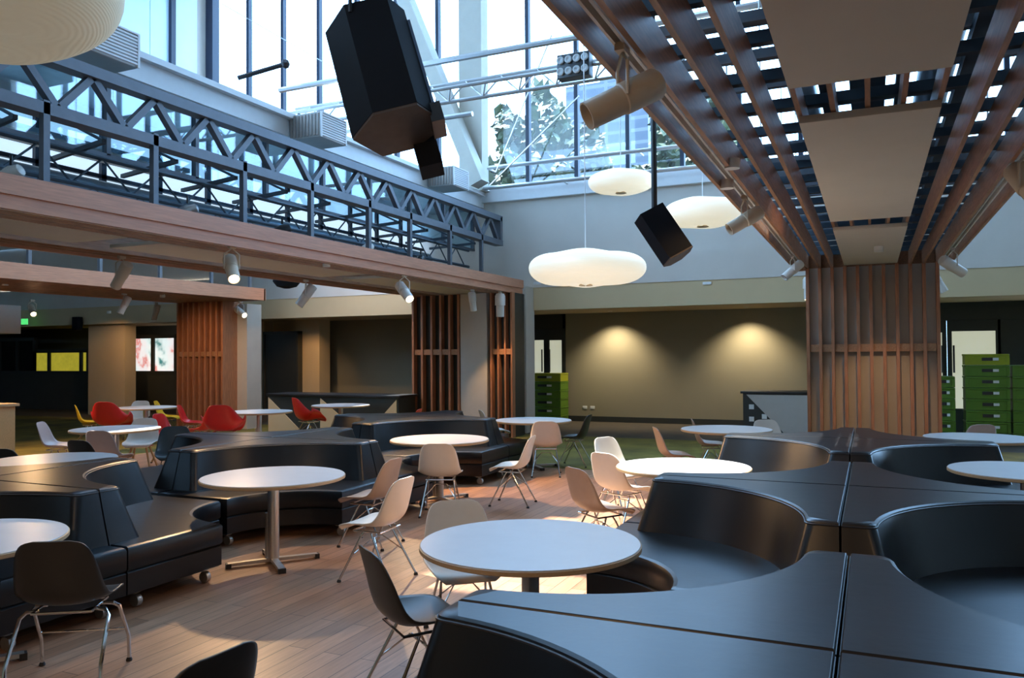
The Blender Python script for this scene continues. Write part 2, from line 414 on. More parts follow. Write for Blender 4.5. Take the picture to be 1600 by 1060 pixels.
# AC units
for i, (px, py, s, lb) in enumerate([(150, 72, 1.0, 'grey louvred air unit under the gutter beam, nearest of three, beside the big lantern'),
                                    (497, 205, 1.0, 'grey louvred air unit behind the hanging black loudspeaker, middle of three'),
                                    (700, 281, 1.0, 'smallest looking grey louvred air unit near the far corner of the gutter beam')]):
    c = atX(px, py, -8.04)
    t = thing('air_unit', lb, 'air conditioner', c, 0, 'air units along the gutter beam')
    MB().box(-.3, .3, -.33, .33, -.2, .2, .015).build('casing', M['unit'], t)
    g = MB(); 
    for j in range(9): g.box(.3, .315, -.3, .3, -.17 + j * .039, -.15 + j * .039)
    g.box(.3, .32, -.33, -.3, -.2, .2).box(.3, .32, .3, .33, -.2, .2).box(.3, .32, -.3, .3, .18, .2)
    g.build('louvre', M['white_metal'], t, smooth=False)
    g = MB()
    for j in range(9): g.box(-.27 + j * .063, -.23 + j * .063, -.345, -.33, -.17, .17)
    g.build('side_grille', M['tray'], t, smooth=False)
    MB().box(-.33, -.3, -.1, .1, -.15, .3).build('bracket', M['blackm'], t, smooth=False)
# black tubes with ball ends
A = atX(198, 76, -8.47)
t = thing('hand_rail', 'thin black rail with a round end running below the gutter beam from the big lantern', 'rail', A)
MB().tube([(0, 0, 0), (0, 16.9 - A.y, 0)], .025).build('rail_tube', M['blackm'], t)
MB().lathe([(.001, -.06), (.045, -.05), (.06, 0), (.045, .05), (.001, .06)], 16).build('end_ball', M['blackm'], t)
for (a, b, lb) in [((372, 122), (446, 100), 'black tube with a round end projecting over the gutter beam before the windows')]:
    A, B = atX(*a, -8.3), atd(*b, atX(*a, -8.3).dot(fw) - .3 if False else (atX(*a, -8.3) - CAM).dot(f_))
    t = thing('boom_light', lb, 'light', A)
    MB().tube([(0, 0, 0), B - A], .035).build('tube', M['blackm'], t)
    MB().lathe([(.001, -.07), (.045, -.05), (.065, 0), (.045, .05), (.001, .07)], 16, B - A).build('lamp_head', M['blackm'], t)

# ------------------------------------------------------------------ long grey truss
XT = -7.65
ZTB, ZTT = 4.28, 4.86
t = thing('steel_truss', 'long grey-blue steel truss with zigzag webs crossing the upper left', 'truss', (XT, 0, 0))
y0, y1 = -1.0, 16.35
MB().box(-.09, .09, y0, y1, ZTT - .09, ZTT + .03).build('top_chord', M['truss'], t, smooth=False)
MB().box(-.10, .10, y0, y1, ZTB - .06, ZTB + .06).build('bottom_chord', M['truss'], t, smooth=False)
MB().box(-.09, .09, y1 - .1, y1, ZTB, ZTT).build('end_post', M['truss'], t, smooth=False)
n = 42; st = (y1 - .1 - y0) / n
for i in range(n):
    a = y0 + i * st
    za, zb = (ZTB + .05, ZTT - .07) if i % 2 == 0 else (ZTT - .07, ZTB + .05)
    MB().bar((0, a, za), (0, a + st, zb), .075, .085, Vector((1, 0, 0))).build('web_bar', M['truss'], t, smooth=False)
for y in (2.4, 3.9, 5.4, 6.75, 8.2, 9.6, 11.1, 12.4, 13.9, 15.3):
    MB().box(.03, .10, y - .035, y + .035, 3.40, ZTB + .08).build('hanger_post', M['truss'], t, smooth=False)

# smaller lattice gantries and trays behind the truss
def lattice(name, lb, a, b, hgt, r, m, seg, cat='gantry', tri=False):
    a, b = Vector(a), Vector(b); t = thing(name, lb, cat, a); d = b - a; L = d.length; dn = d.normalized()
    up = Vector((0, 0, 1)); side = dn.cross(up).normalized()
    MB().tube([(0, 0, 0), d], r).build('lower_tube', m, t)
    MB().tube([up * hgt, d + up * hgt], r).build('upper_tube', m, t)
    if tri: MB().tube([up * hgt / 2 + side * hgt * .8, d + up * hgt / 2 + side * hgt * .8], r).build('rear_tube', m, t)
    nn = int(L / seg); mb = MB()
    for i in range(nn):
        p, q = dn * (i * seg), dn * ((i + 1) * seg)
        if i % 2: p, q = p + up * hgt, q
        else: q = q + up * hgt
        mb.tube([p, q], r * .45, 5)
        if tri:
            mb.tube([p, dn * ((i + .5) * seg) + up * hgt / 2 + side * hgt * .8], r * .45, 5)
    mb.build('lacing', m, t)
    return t
lattice('service_gantry', 'dark lattice gantry just behind and below the long grey truss', (-8.25, -1, 3.75), (-8.25, 16, 3.75), .36, .03, M['blued'], .4)
lattice('service_gantry', 'lower light grey lattice gantry above the left timber canopy', (-8.95, -1, 3.62), (-8.95, 16, 3.62), .3, .028, M['duct'], .35)
t = thing('cable_tray', 'brown-grey cable tray running behind the posts above the left canopy', 'cable tray', (-8.55, 0, 3.6))
MB().box(-.2, .2, -1, 15.8, 0, .02).box(-.2, -.18, -1, 15.8, 0, .1).box(.18, .2, -1, 15.8, 0, .1).build('tray', M['tray'], t, smooth=False)
mb = MB()
for i in range(5): mb.tube([(-.15 + .07 * i, -1, .05), (-.15 + .07 * i, 15.8, .05)], .022, 6)
mb.build('cables', M['white_metal'], t)
t = thing('ventilation_duct', 'round silver duct running above the left canopy behind the gantries', 'duct', (-9.35, 0, 4.1))
MB().tube([(0, -1, -.15), (0, 16, -.15)], .17, 16).build('pipe', M['duct'], t)
for i in range(13):
    y = 3.2 + i * 1.02
    o = MB().bar((-7.8, y, 4.18), (-9.1, y + .3, 4.18), .05, .05).bar((-7.8, y, 4.18), (-8.5, y + .1, 4.5), .03, .03).build('cross_bracket', M['blued'], smooth=False)
    tag(o, 'small dark cross bracket among the gantries above the left canopy', 'bracket', 'cross brackets between the gantries')
# small lamps hung in the gantries
for i, (y, m, lb) in enumerate([(5.3, M['spotw'], 'first'), (7.6, M['alu'], 'second'), (9.4, M['blackm'], 'third'), (11.6, M['spotw'], 'fourth'), (13.4, M['blackm'], 'fifth')]):
    t = thing('stage_lamp', 'small stage lamp in the left gantries, %s from the photo\'s left edge' % lb, 'lamp', (-7.95, y, 3.72), .4 * i, 'small lamps hung in the gantries')
    MB().lathe([(.03, -.12), (.08, -.12), (.09, .02), (.06, .12), (.02, .14)], 16, (0, 0, -.1), (1, .3, .5)).build('lamp_body', m, t)
    MB().tube([(0, 0, 0), (0, 0, .1)], .015).build('hook', M['blackm'], t)

# ------------------------------------------------------------------ canopies
def track(parent, x, y0, y1, z):
    mb = MB().box(x - .03, x - .015, y0, y1, z, z + .05).box(x + .015, x + .03, y0, y1, z, z + .05).box(x - .03, x + .03, y0, y1, z + .05, z + .06)
    return mb.build('light_track', M['spotw'], parent, smooth=False)
# right canopy
t = thing('ceiling_canopy', 'ceiling canopy of long timber battens and cream panels at the upper right', 'ceiling canopy', (0, 0, 0))
for i in range(-6, 7):
    x = i * .185
    edge = abs(i) == 6
    zb = 3.10 if abs(i) >= 3 else 3.17
    MB().box(x - .014, x + .014, -1.0, 13.9, zb, 3.33).build('batten', M['slat'], t, smooth=False)
for (a, b) in [(-1.0, 4.34), (5.02, 8.95), (9.64, 13.5)]:
    MB().box(-.375, .375, a, b, 3.12, 3.165, .004).build('ceiling_panel', M['panel'], t)
for s in (-1, 1): track(t, s * 1.02, -1, 13.6, 3.16)
mb = MB()
for i in range(25): mb.box(-1.12, 1.12, -.6 + i * .6, -.54 + i * .6, 3.335, 3.40)
mb.build('cross_rails', M['blued'], t, smooth=False)
MB().box(-1.12, 1.12, 13.88, 13.93, 3.1, 3.36).build('end_board', M['slat'], t, smooth=False)
# services above the right canopy
svc = thing('overhead_steelwork', 'dark blue steel frame, trays and pipes above the right timber canopy', 'service frame', (0, 0, 3.45))
mb = MB()
for x in (-.65, -.25, .2, .55): mb.box(x - .035, x + .035, -1, 14, 0, .07)
mb.build('long_rail', M['blued'], svc, smooth=False)
mb = MB()
for i in range(25):
    y = -.8 + i * .58
    mb.box(-1.1, 1.1, y, y + .05, .09, .15)
    mb.box(-.9 + (i % 3) * .1, -.45, y + .1, y + .26, .16, .18)
    mb.box(.35, .75 + (i % 2) * .15, y + .05, y + .25, .16, .18)
mb.build('cross_slats', M['truss'], svc, smooth=False)
MB().tube([(-.45, -1, .30), (-.45, 14, .30)], .10, 12).tube([(.45, -1, .32), (.45, 14, .32)], .12, 12).build('pipes', M['duct'], svc)
MB().box(-.12, .12, -1, 14, .25, .42).build('duct', M['blued'], svc, smooth=False)
mb = MB()
for i in range(8):
    for s in (-1, 1): mb.tube([(s * .9, i * 1.9, 0), (s * .9, i * 1.9, 6.3)], .008, 5)
mb.build('suspension_rods', M['alu'], svc)

# column under right canopy
def slat_column(name, lb, xs, Yf, z1, core, band_z, depth=.09, dy=.7):
    t = thing(name, lb, 'column', (0, 0, 0))
    for (a, b, m_) in core: MB().box(a, b, Yf + depth + .02, Yf + dy, 0, z1).build('core', m_, t, smooth=False)
    for x in xs: MB().box(x - .024, x + .024, Yf, Yf + depth + .01, 0, z1 - .003).build('slat', M['vslat'], t, smooth=False)
    MB().box(min(xs) + .03, max(xs) - .03, Yf + .03, Yf + depth, band_z - .06, band_z + .06).build('rail', M['slat'], t, smooth=False)
    return t
slat_column('slatted_column', 'wide column of vertical timber slats at the right, under the cream-panelled canopy', [i * .185 for i in range(-5, 6)], 13.6, 3.12,
            [(-.94, .94, M['grey_core'])], 1.83, .14)
# left canopy
XL0, XL1 = -9.35, -7.02
t = thing('ceiling_canopy', 'timber edged ceiling canopy crossing the left half below the long grey truss', 'ceiling canopy', (0, 0, 0))
MB().box(XL1, XL1 + .05, -1, 16.15, 3.22, 3.40).build('fascia_board', M['fascia'], t, smooth=False)
MB().box(XL1 - .03, XL1 + .025, -1, 16.15, 3.09, 3.22).build('lower_fascia_board', M['fascia'], t, smooth=False)
MB().box(XL0, XL0 + .05, -1, 16.0, 3.08, 3.34).build('rear_fascia_board', M['fascia'], t, smooth=False)
MB().box(XL0, XL1, 16.1, 16.16, 3.10, 3.38).build('end_board', M['fascia'], t, smooth=False)
for x in (-7.2, -7.38, -7.56, -8.82, -9.0, -9.18): MB().box(x - .015, x + .015, -1, 16.1, 3.10, 3.32).build('batten', M['slat'], t, smooth=False)
for (a, b) in [(-1.0, 6.5), (7.0, 11.2), (11.8, 16.0)]:
    MB().box(-8.62, -7.72, a, b, 3.12, 3.165, .004).build('ceiling_panel', M['panel'], t)
track(t, -7.1, -1, 16, 3.10)
mb = MB()
for i in range(28): mb.box(XL0, XL1, -.6 + i * .6, -.54 + i * .6, 3.335, 3.37)
mb.build('cross_rails', M['blued'], t, smooth=False)
# column under left canopy
Yc = 15.5
s1 = [onY(p, Yc) for p in (645, 659, 674, 688, 702, 716)]
s2 = [onY(p, Yc) for p in (767, 778, 789, 799)]
t = slat_column('slatted_column', 'dark timber slatted column with a grey pillar in its middle, centre left', s1, Yc, 3.1, [(s1[0] - .05, s2[-1], M['charcoal'])], 1.83, .14)
for x in s2: MB().box(x - .02, x + .02, Yc, Yc + .15, 0, 3.1).build('slat', M['vslat'], t, smooth=False)
MB().box(s2[0] + .03, s2[-1] - .03, Yc + .03, Yc + .14, 1.77, 1.89).build('rail', M['slat'], t, smooth=False)
MB().box(onY(719, Yc), onY(760, Yc), Yc + .02, Yc + .5, 0, 3.1).build('grey_pillar', M['grey_core'], t, smooth=False)
# far left canopy and its column
t = thing('ceiling_canopy', 'far left timber fascia canopy ending above the reddish slatted column', 'ceiling canopy', (0, 0, 0))
MB().box(-13.25, -13.2, 4, 15.0, 3.1, 3.38).build('fascia_board', M['fascia'], t, smooth=False)
MB().box(-15.7, -15.65, 4, 15.0, 3.1, 3.38).build('rear_fascia_board', M['fascia'], t, smooth=False)
MB().box(-15.7, -13.2, 14.96, 15.02, 3.1, 3.38).build('end_board', M['fascia'], t, smooth=False)
for i in range(13):
    x = -15.5 + i * .182; MB().box(x - .015, x + .015, 4, 14.96, 3.10, 3.3).build('batten', M['slat'], t, smooth=False)
mb = MB()
for i in range(18): mb.box(-15.6, -13.25, 4.3 + i * .6, 4.4 + i * .6, 3.3, 3.36)
mb.build('cross_rails', M['vslat'], t, smooth=False)
MB().box(-15.6, -13.3, 4, 14.9, 3.36, 3.38).build('top_panel', M['slat'], t, smooth=False)
for y in (6.0, 7.6, 9.2, 10.6, 12.0, 13.4, 14.6):
    MB().box(-13.34, -13.28, y - .03, y + .03, 3.38, 5.3).build('hanger_post', M['truss'], t, smooth=False)
Y3 = 14.6
s3 = [onY(p, Y3) for p in (277, 285, 293, 302, 311, 320, 329, 338, 347)]
slat_column('slatted_column', 'reddish timber slatted column at the left, beneath the far canopy end', s3, Y3, 3.1, [(s3[0], s3[-1], M['vslat'])], 1.83, .1, .6)
t = tag(MB().box(atY(-60, 475, 11).x, atY(33, 475, 11.5).x, 11, 11.5, atY(35, 520, 11).z, atY(35, 474, 11).z, .01).build('bulkhead_box', M['grey_core']), 'tan bulkhead box hanging at the left edge of the photo', 'bulkhead')

# ------------------------------------------------------------------ back plane steel
a, b = onY(722, 16.7, 200), onY(757, 16.7, 200)
tag(MB().box(a, b, 16.55, 16.9, 5.58, ZT).build('steel_column', M['colb'], smooth=False), 'tall beige steel column standing before the upper windows', 'column')
A, B = atY(622, -30, 16.25), atY(750, 288, 16.25)
tag(MB().bar(A, B, .3, .4, Vector((0, 1, 0))).build('diagonal_brace', M['colb'], smooth=False), 'beige diagonal brace beam meeting the upper column behind the loudspeaker', 'beam')
for (p, q, lb) in [((762, 262), (1130, 222), 'upper silver rail tube running before the back windows'),
                   ((755, 291), (1160, 258), 'lower silver rail tube running just over the window sill')]:
    A, B = atY(*p, 16.55), atY(*q, 16.55); B.z = (A.z + B.z) / 2; A.z = B.z
    t = thing('guard_rail', lb, 'rail', A, 0, 'rails before the back windows')
    MB().tube([(0, 0, 0), (B - A)], .045).build('rail_tube', M['alu'], t)
    L = (B - A).length
    for i in range(4): MB().tube([(B - A) * (i / 3.0), (B - A) * (i / 3.0) + Vector((0, .42, 0))], .02).build('wall_bracket', M['alu'], t)
for (p, q, lb) in [((862, 55), (775, 268), 'thin steel rod slanting left of the window trees'), ((905, 150), (765, 290), 'thin steel rod slanting in front of the window trees'),
                   ((345, 5), (545, 120), 'thin wire slanting before the upper left windows')]:
    A, B = atY(*p, 16.2), atY(*q, 16.2)
    tag(MB().tube([A, B], .018 if p[0] > 400 else .01, 6).build('brace_rod', M['alu']), lb, 'rod')
# stage truss + tube
A = atY(560, 158, 11); B = atY(965, 108, 11); zc = (atY(686, 160, 11).z + atY(900, 131, 11).z) / 2
lattice('lighting_truss', 'silver triangular lighting truss crossing in front of the windows', (-9.0, 11, zc), (-1.2, 11, zc), .28, .032, M['alu'], .3, 'truss', True)
zc2 = (atY(452, 142, 12).z + atY(890, 56, 12).z) / 2
tag(MB().tube([(-10.2, 12, zc2), (-1.2, 12, zc2)], .055).build('steel_tube', M['alu']), 'single silver tube crossing the windows above the lighting truss', 'tube')
tag(MB().tube([(-9.3, 12.4, zc2 - .85), (-6.3, 12.4, zc2 - .85)], .045).build('steel_tube', M['alu']), 'lower silver tube ending behind the large hanging loudspeaker', 'tube')
c = atY(898, 104, 10.62)
t = thing('flood_light_bank', 'black bank of small lamps on the silver lighting truss', 'flood light', c)
MB().box(-.24, .24, -.08, .1, -.17, .17, .01).build('housing', M['blackm'], t)
for i in range(4):
    for j in range(2): MB().lathe([(.001, 0), (.05, 0), (.055, .03), (.035, .035), (.001, .02)], 14, (-.18 + i * .12, -.08, -.08 + j * .16), (0, -1, 0)).build('lamp', M['unit'], t)
MB().tube([(0, 0, .15), (0, .1, .25)], .02).build('clamp', M['blackm'], t)

# ------------------------------------------------------------------ outside
def tree(px, py, Y, h, rr, lb):
    base = atY(px, py, Y)
    t = thing('tree', lb, 'tree', (base.x, base.y, -3), 0)
    top = base.z + h + 3
    MB().tube([(0, 0, 0), (.2, 0, top * .5), (0, 0, top * .85)], .3, 8, [.35, .25, .08]).build('trunk', M['bark'], t)
    bm = MB(); b = bm.bm
    for i in range(4500):
        while True:
            v = Vector((random.uniform(-1, 1), random.uniform(-1, 1), random.uniform(-1, 1)))
            if v.length < 1: break
        v = v.normalized() * (v.length ** .5) * (1 + .25 * sin(v.x * 9 + v.z * 7))
        p = Vector((v.x * rr, v.y * rr, top * .72 + v.z * top * .33))
        a = Vector((random.gauss(0, 1), random.gauss(0, 1), random.gauss(0, 1))).normalized(); c2 = a.orthogonal().normalized()
        s = random.uniform(.2, .42)
        b.faces.new([b.verts.new(p + a * s), b.verts.new(p + c2 * s * .5), b.verts.new(p - a * s), b.verts.new(p - c2 * s * .5)])
    o = bm.build('foliage', M['leaf'], t, smooth=False); o['kind'] = 'stuff'
tree(838, 262, 30, 1.6, 2.2, 'green tree seen through the windows left of the blue tower')
tree(912, 285, 25, .7, 1.1, 'small green tree in front of the blue tower seen through the windows')
tree(1085, 265, 32, 1.6, 2.5, 'green tree outside, right of the blue tower beside the canopy edge')
A, B = atY(884, 140, 75), atY(1012, 140, 75)
t = thing('tower_building', 'pale blue high-rise tower seen through the back windows', 'building', ((A.x + B.x) / 2, 75, -3))
hw = (B.x - A.x) / 2
MB().box(-hw, hw, 0, 14, 0, atY(940, 128, 75).z + 3).build('tower_block', M['tower'], t, smooth=False)
MB().box(-hw * .3, hw * .9, 2, 12, atY(940, 128, 75).z + 3, atY(940, 110, 75).z + 3).build('roof_block', M['tower'], t, smooth=False)
struct('ground', MB().box(-80, 80, 21.5, 140, -3.4, -3), M['carpet_d'])

# ------------------------------------------------------------------ lantern pendants
def lantern(px, py, dep, Rr, hh, lobes, lb, m='lantern', ph=0, es=1):
    c = atd(px, py, dep)
    t = thing('cloud_pendant_lamp', lb, 'pendant lamp', c, 0, 'cloud pendant lamps')
    n = 72; prof = []
    K = 22
    rings = []
    for i in range(K + 1):
        a = -pi / 2 + pi * i / K
        rr = max(.02, abs(cos(a)) ** .48); zz = sin(a)
        ring = []
        for k in range(n):
            th = 2 * pi * k / n
            w = 1 + lobes * (.6 * sin(3 * th + ph) + .4 * sin(5 * th + 1 + ph)) * rr
            ring.append((Rr * rr * w * cos(th), Rr * rr * w * sin(th), hh * zz * (1 + lobes * 1.6 * sin(4 * th + ph) * (1 - rr * .3))))
        rings.append(ring)
    MB().loft(rings, smooth=True).build('shade', M[m], t, sharp=80)
    MB().lathe([(.02, 0), (.10, 0), (.09, .02), (.02, .03)], 20, (0, 0, -hh - .015)).build('bottom_ring', M['spot'], t)
    MB().tube([(0, 0, hh * .9), (0, 0, ZT - c.z)], .008, 6).build('cable', M['white_metal'], t)
    return t
lantern(915, 420, 10.9, .79, .22, .05, 'largest white cloud pendant hanging lowest, left of the small black speaker', ph=.4)
lantern(970, 285, 14.0, .57, .18, .03, 'small white cloud pendant hanging highest, beside the window sill', ph=1.4)
lantern(1098, 333, 13.4, .64, .22, .03, 'white cloud pendant behind the small black speaker, partly hidden by battens', ph=2.2)
lantern(-75, -45, 4.4, .86, .33, .04, 'big cream ribbed lantern cut off by the top left corner', 'lantern_dim', ph=.2)

# ------------------------------------------------------------------ loudspeakers
def speaker_big():
    c = atd(592, 121, 3.75)
    a = (r_ * .27 - u_ * .90 - f_ * .30).normalized()          # axis towards lower end
    s = (r_ - a * r_.dot(a)).normalized(); q = a.cross(s)      # q: across
    if q.dot(f_) < 0: q = -q
    t = thing('hanging_loudspeaker', 'large black hanging loudspeaker with faceted brown end, top centre', 'loudspeaker', c)
    poly = [(-.19, -.02), (-.07, -.17), (.13, -.17), (.20, -.05), (.20, .08), (.08, .17), (-.08, .17)]
    L = .30
    def ring(z, k=1.0): return [a * z + s * (x * k) + q * (y * k) for x, y in poly]
    MB().loft([ring(-L), ring(-L + .0), ring(L)], ).build('cabinet', M['spk'], t, smooth=False)
    MB().loft([ring(L, .985), ring(L + .012, .985)]).build('end_panel', M['spkb'], t, smooth=False)
    MB().obox(s * .205 + a * .02 - q * .0, a, q, s, .26, .05, .008).build('side_strip', M['spkg'], t, smooth=False)
    MB().obox(s * .205 + a * .3, a, q, s, .05, .07, .03).build('corner_grip', M['blackm'], t, smooth=False)
    MB().obox(s * .13 + q * .19 + a * .35, a, q, s, .09, .06, .055).build('lower_horn', M['spk'], t, smooth=False)
    for k in (0, 1): MB().obox(-a * (L + .02) + s * (.10 + .05 * k) - q * .03, a, q, s, .035, .03, .014).build('rigging_bracket', M['alu'], t, smooth=False)
    MB().tube([-a * (L + .03) + s * .1, -a * (L + .03) + s * .1 + Vector((0, 0, .16)), -a * (L + .03) + s * .1 + Vector((0, 0, ZT - c.z - .4))], .02).build('hanging_pole', M['blackm'], t)
    MB().tube([-a * (L - .05) - s * .05 - q * .17, -a * (L - .05) - s * .05 - q * .17 + Vector((0, 0, 3))], .01, 6).build('safety_cable', M['blackm'], t)
speaker_big()
def speaker_small():
    c = atd(1034, 368, 6.0)
    a = (r_ * .50 - u_ * .83 - f_ * .22).normalized(); s = (r_ - a * r_.dot(a)).normalized(); q = a.cross(s)
    t = thing('hanging_loudspeaker', 'small black loudspeaker on a thin pole, right of the low white pendant', 'loudspeaker', c)
    poly = [(-.11, -.04), (-.03, -.12), (.07, -.12), (.125, -.03), (.12, .08), (-.08, .09)]
    def ring(z): return [a * z + s * x + q * y for x, y in poly]
    MB().loft([ring(-.2), ring(.2)]).build('cabinet', M['spk'], t, smooth=False)
    MB().obox(s * .10 - q * .082, a, (s * .7 + q * .7).normalized(), (s * .7 - q * .7).normalized(), .17, .045, .008).build('front_grille', M['spkg'], t, smooth=False)
    MB().loft([ring(.2), [p + a * .01 for p in ring(.2)]]).build('end_panel', M['spkb'], t, smooth=False)
    top = atd(1030, 60, 6.0) - c; top = Vector((top.x * 0 - .01, 0, 3.0))
    MB().tube([-a * .1, -a * .1 + Vector((0, 0, ZT - c.z - .3))], .022).build('hanging_pole', M['blackm'], t)
    MB().bar(-a * .18 - s * .05, -a * .02 + s * .05, .1, .05).build('mount', M['blackm'], t, smooth=False)
speaker_small()
# dark ceiling speaker under the left canopy end
c = atd(448, 442, 16.5)
t = thing('ceiling_loudspeaker', 'round black speaker hanging behind the left canopy near its white spotlight', 'loudspeaker', c)
MB().lathe([(.02, .12), (.26, .12), (.28, .02), (.2, -.08), (.06, -.12), (.01, -.12)], 24).build('housing', M['spk'], t)
MB().tube([(0, 0, .1), (0, 0, .9)], .02).build('hanging_pole', M['blackm'], t)
c = atY(130, 506, 17.0); c.y -= .15
t = thing('wall_loudspeaker', 'little black speaker on the beige beam at the far left', 'loudspeaker', (c.x, 16.8, c.z))
MB().box(-.12, .12, -.1, .1, -.2, .2, .02).build('cabinet', M['spk'], t); MB().box(-.04, .04, .1, .16, -.05, .05).build('bracket', M['blackm'], t, smooth=False)

# ------------------------------------------------------------------ track spotlights
def track_spot(mount, dirv, scale, lb, lit=True, white=False, power=0, warm=(1, .62, .30), size=60, group='track spotlights'):
    dirv = dirv.normalized()
    t = thing('track_spotlight', lb, 'spotlight', mount, 0, group)
    m_ = M['spotw'] if white else M['spot']
    s = scale
    c = Vector((0, 0, -.20 * s))
    side = dirv.cross(Vector((0, 0, 1)))
    if side.length < .05: side = Vector((1, 0, 0))
    side.normalize()
    MB().lathe([(.02, -.17), (.05, -.165), (.062, -.15), (.062, .0), (.058, .005), (.056, .15), (.05, .15), (.045, .13), (.02, .12)], 28, (0, 0, 0), dirv)
    mb = MB().lathe([(.01 * s, -.17 * s), (.052 * s, -.165 * s), (.062 * s, -.15 * s), (.062 * s, .0), (.057 * s, .005 * s), (.055 * s, .16 * s), (.048 * s, .16 * s), (.046 * s, .12 * s), (.01 * s, .118 * s)], 28, c, dirv)
    mb.build('lamp_head', m_, t)
    MB().lathe([(.001, .122 * s), (.045 * s, .122 * s), (.045 * s, .128 * s), (.001, .13 * s)], 20, c, dirv).build('lens', M['lens'] if lit else M['lensoff'], t)
    for sg in (-1, 1):
        MB().tube([(0, 0, -.02), side * sg * .066 * s + Vector((0, 0, -.07 * s)), side * sg * .066 * s + c], .007 * s, 6).build('yoke_arm', m_, t)
    MB().box(-.022, .022, -.05, .05, -.025, .012).build('track_adapter', m_, t, smooth=False)
    if power:
        ld = bpy.data.lights.new('spot_bulb', 'SPOT'); ld.energy = power; ld.color = warm; ld.spot_size = R_(size); ld.spot_blend = .6; ld.shadow_soft_size = .04
        lo = bpy.data.objects.new('spot_bulb', ld); C.objects.link(lo); lo.parent = t
        lo.location = c + dirv * .19 * s; lo.rotation_euler = dirv.to_track_quat('-Z', 'Y').to_euler()
    return t
def imgdir(ang, toward=.0):     # angle in the photo (0 right, 90 down); toward>0 points at the viewer
    a = R_(ang); return r_ * cos(a) - u_ * sin(a) - f_ * toward
c = atX(972, 66, -1.02)
track_spot(Vector((c.x, c.y, 3.155)), imgdir(153, .15), 1.18, 'large cream track spotlight nearest the camera under the right canopy', lit=False)
def on_track(px, X, py=400, z=3.155):
    d = ray(px, py); y = X / d.x * d.y; return Vector((X, y, z))
track_spot(on_track(1163, -1.02, 308), imgdir(150, .1), 1.05, 'cream track spotlight second along the left edge of the right canopy', lit=False, power=0)
track_spot(on_track(1238, -1.02, 390), imgdir(140, .1), 1.05, 'white-rimmed spotlight third along the right canopy, angled down left', white=True, lit=False)
track_spot(on_track(1262, -1.02, 410), imgdir(92, .1), 1.25, 'spotlight hanging straight down just left of the right slatted column', power=60, white=True)
track_spot(on_track(1488, 1.02, 370), imgdir(28, -.2), 1.2, 'spotlight angled right beside the right slatted column', lit=False, white=True)
track_spot(on_track(1465, 1.02, 400), imgdir(62, .2), 1.2, 'spotlight angled down just right of the right slatted column', lit=False, white=True, power=40)
c = atd(1588, 318, 5.6)
track_spot(Vector((1.02, c.y, 3.155)), imgdir(80, .8), 1.3, 'grey spotlight cut off by the right edge of the photo', lit=False)
# left canopy spots
track_spot(on_track(362, -7.1, 385, 3.10), imgdir(60, .9), 1.35, 'glowing track spotlight in the middle of the left canopy fascia', power=200, size=75)
track_spot(on_track(632, -7.1, 437, 3.10), imgdir(50, .9), 1.4, 'glowing track spotlight over the left edge of the dark slatted column', power=160, size=75, white=True)
c = atd(782, 455, 16.6)
track_spot(Vector((onY(782, 15.2), 15.2, 3.1)), imgdir(90, -.05), 1.5, 'spotlight pointing straight down in front of the narrow slats right of the grey pillar', power=60, size=60, white=True)
track_spot(Vector((onY(739, 14.7), 14.7, 3.1)), Vector((0, .25, -1)), 1.2, 'short spotlight above the grey pillar between the slats', power=70, size=50, white=True)
track_spot(on_track(190, -9.1, 400, 3.1), imgdir(130, -.4), 1.25, 'beige spotlight tilted down left between the two left canopies', lit=False)
track_spot(on_track(478, -9.1, 438, 3.1), imgdir(125, .1), 1.35, 'white spotlight tilted down left by the black round speaker', lit=False, white=True)
track_spot(Vector((onY(194, 12.0), 12.0, 3.1)), imgdir(110, .3), 1.2, 'small white spotlight hanging below the far left canopy fascia', lit=False, white=True)
track_spot(Vector((onY(243, 14.3), 14.3, 3.1)), imgdir(100, .2), 1.2, 'small tan spotlight just left of the reddish slatted column', lit=False)
track_spot(Vector((onY(50, 12.3), 12.3, 3.1)), imgdir(40, .9), 1.2, 'glowing spotlight far left beside the green sign', power=90, size=80)
track_spot(Vector((onY(376, 15.0), 15.0, 3.1)), imgdir(30, .8), 1.3, 'glowing white spotlight at the end of the far left canopy', power=60, size=70, white=True)
# green sign, red box, switches, thermostat
c = atY(42, 503, 16.7)
tag(MB().box(c.x - .13, c.x + .13, 16.6, 16.65, c.z - .09, c.z + .09).build('exit_sign', M['exit'], smooth=False), 'small green illuminated sign on the far left beam', 'sign')
c = atY(352, 563, 15.0)
tag(MB().box(c.x - .05, c.x + .05, 14.95, 15.1, c.z - .1, c.z + .1, .01).build('alarm_box', M['redp']), 'small red alarm box on the pale pillar beside the reddish slats', 'alarm box')
for px in (914, 926):
    c = atY(px, 637, YR)
    tag(MB().box(c.x - .06, c.x + .06, YR - .012, YR, c.z - .04, c.z + .04, .003).build('wall_socket', M['white_metal']), 'white socket plate low on the olive wall, %s of the pair' % ('left' if px < 920 else 'right'), 'socket', 'socket pair on the olive wall')
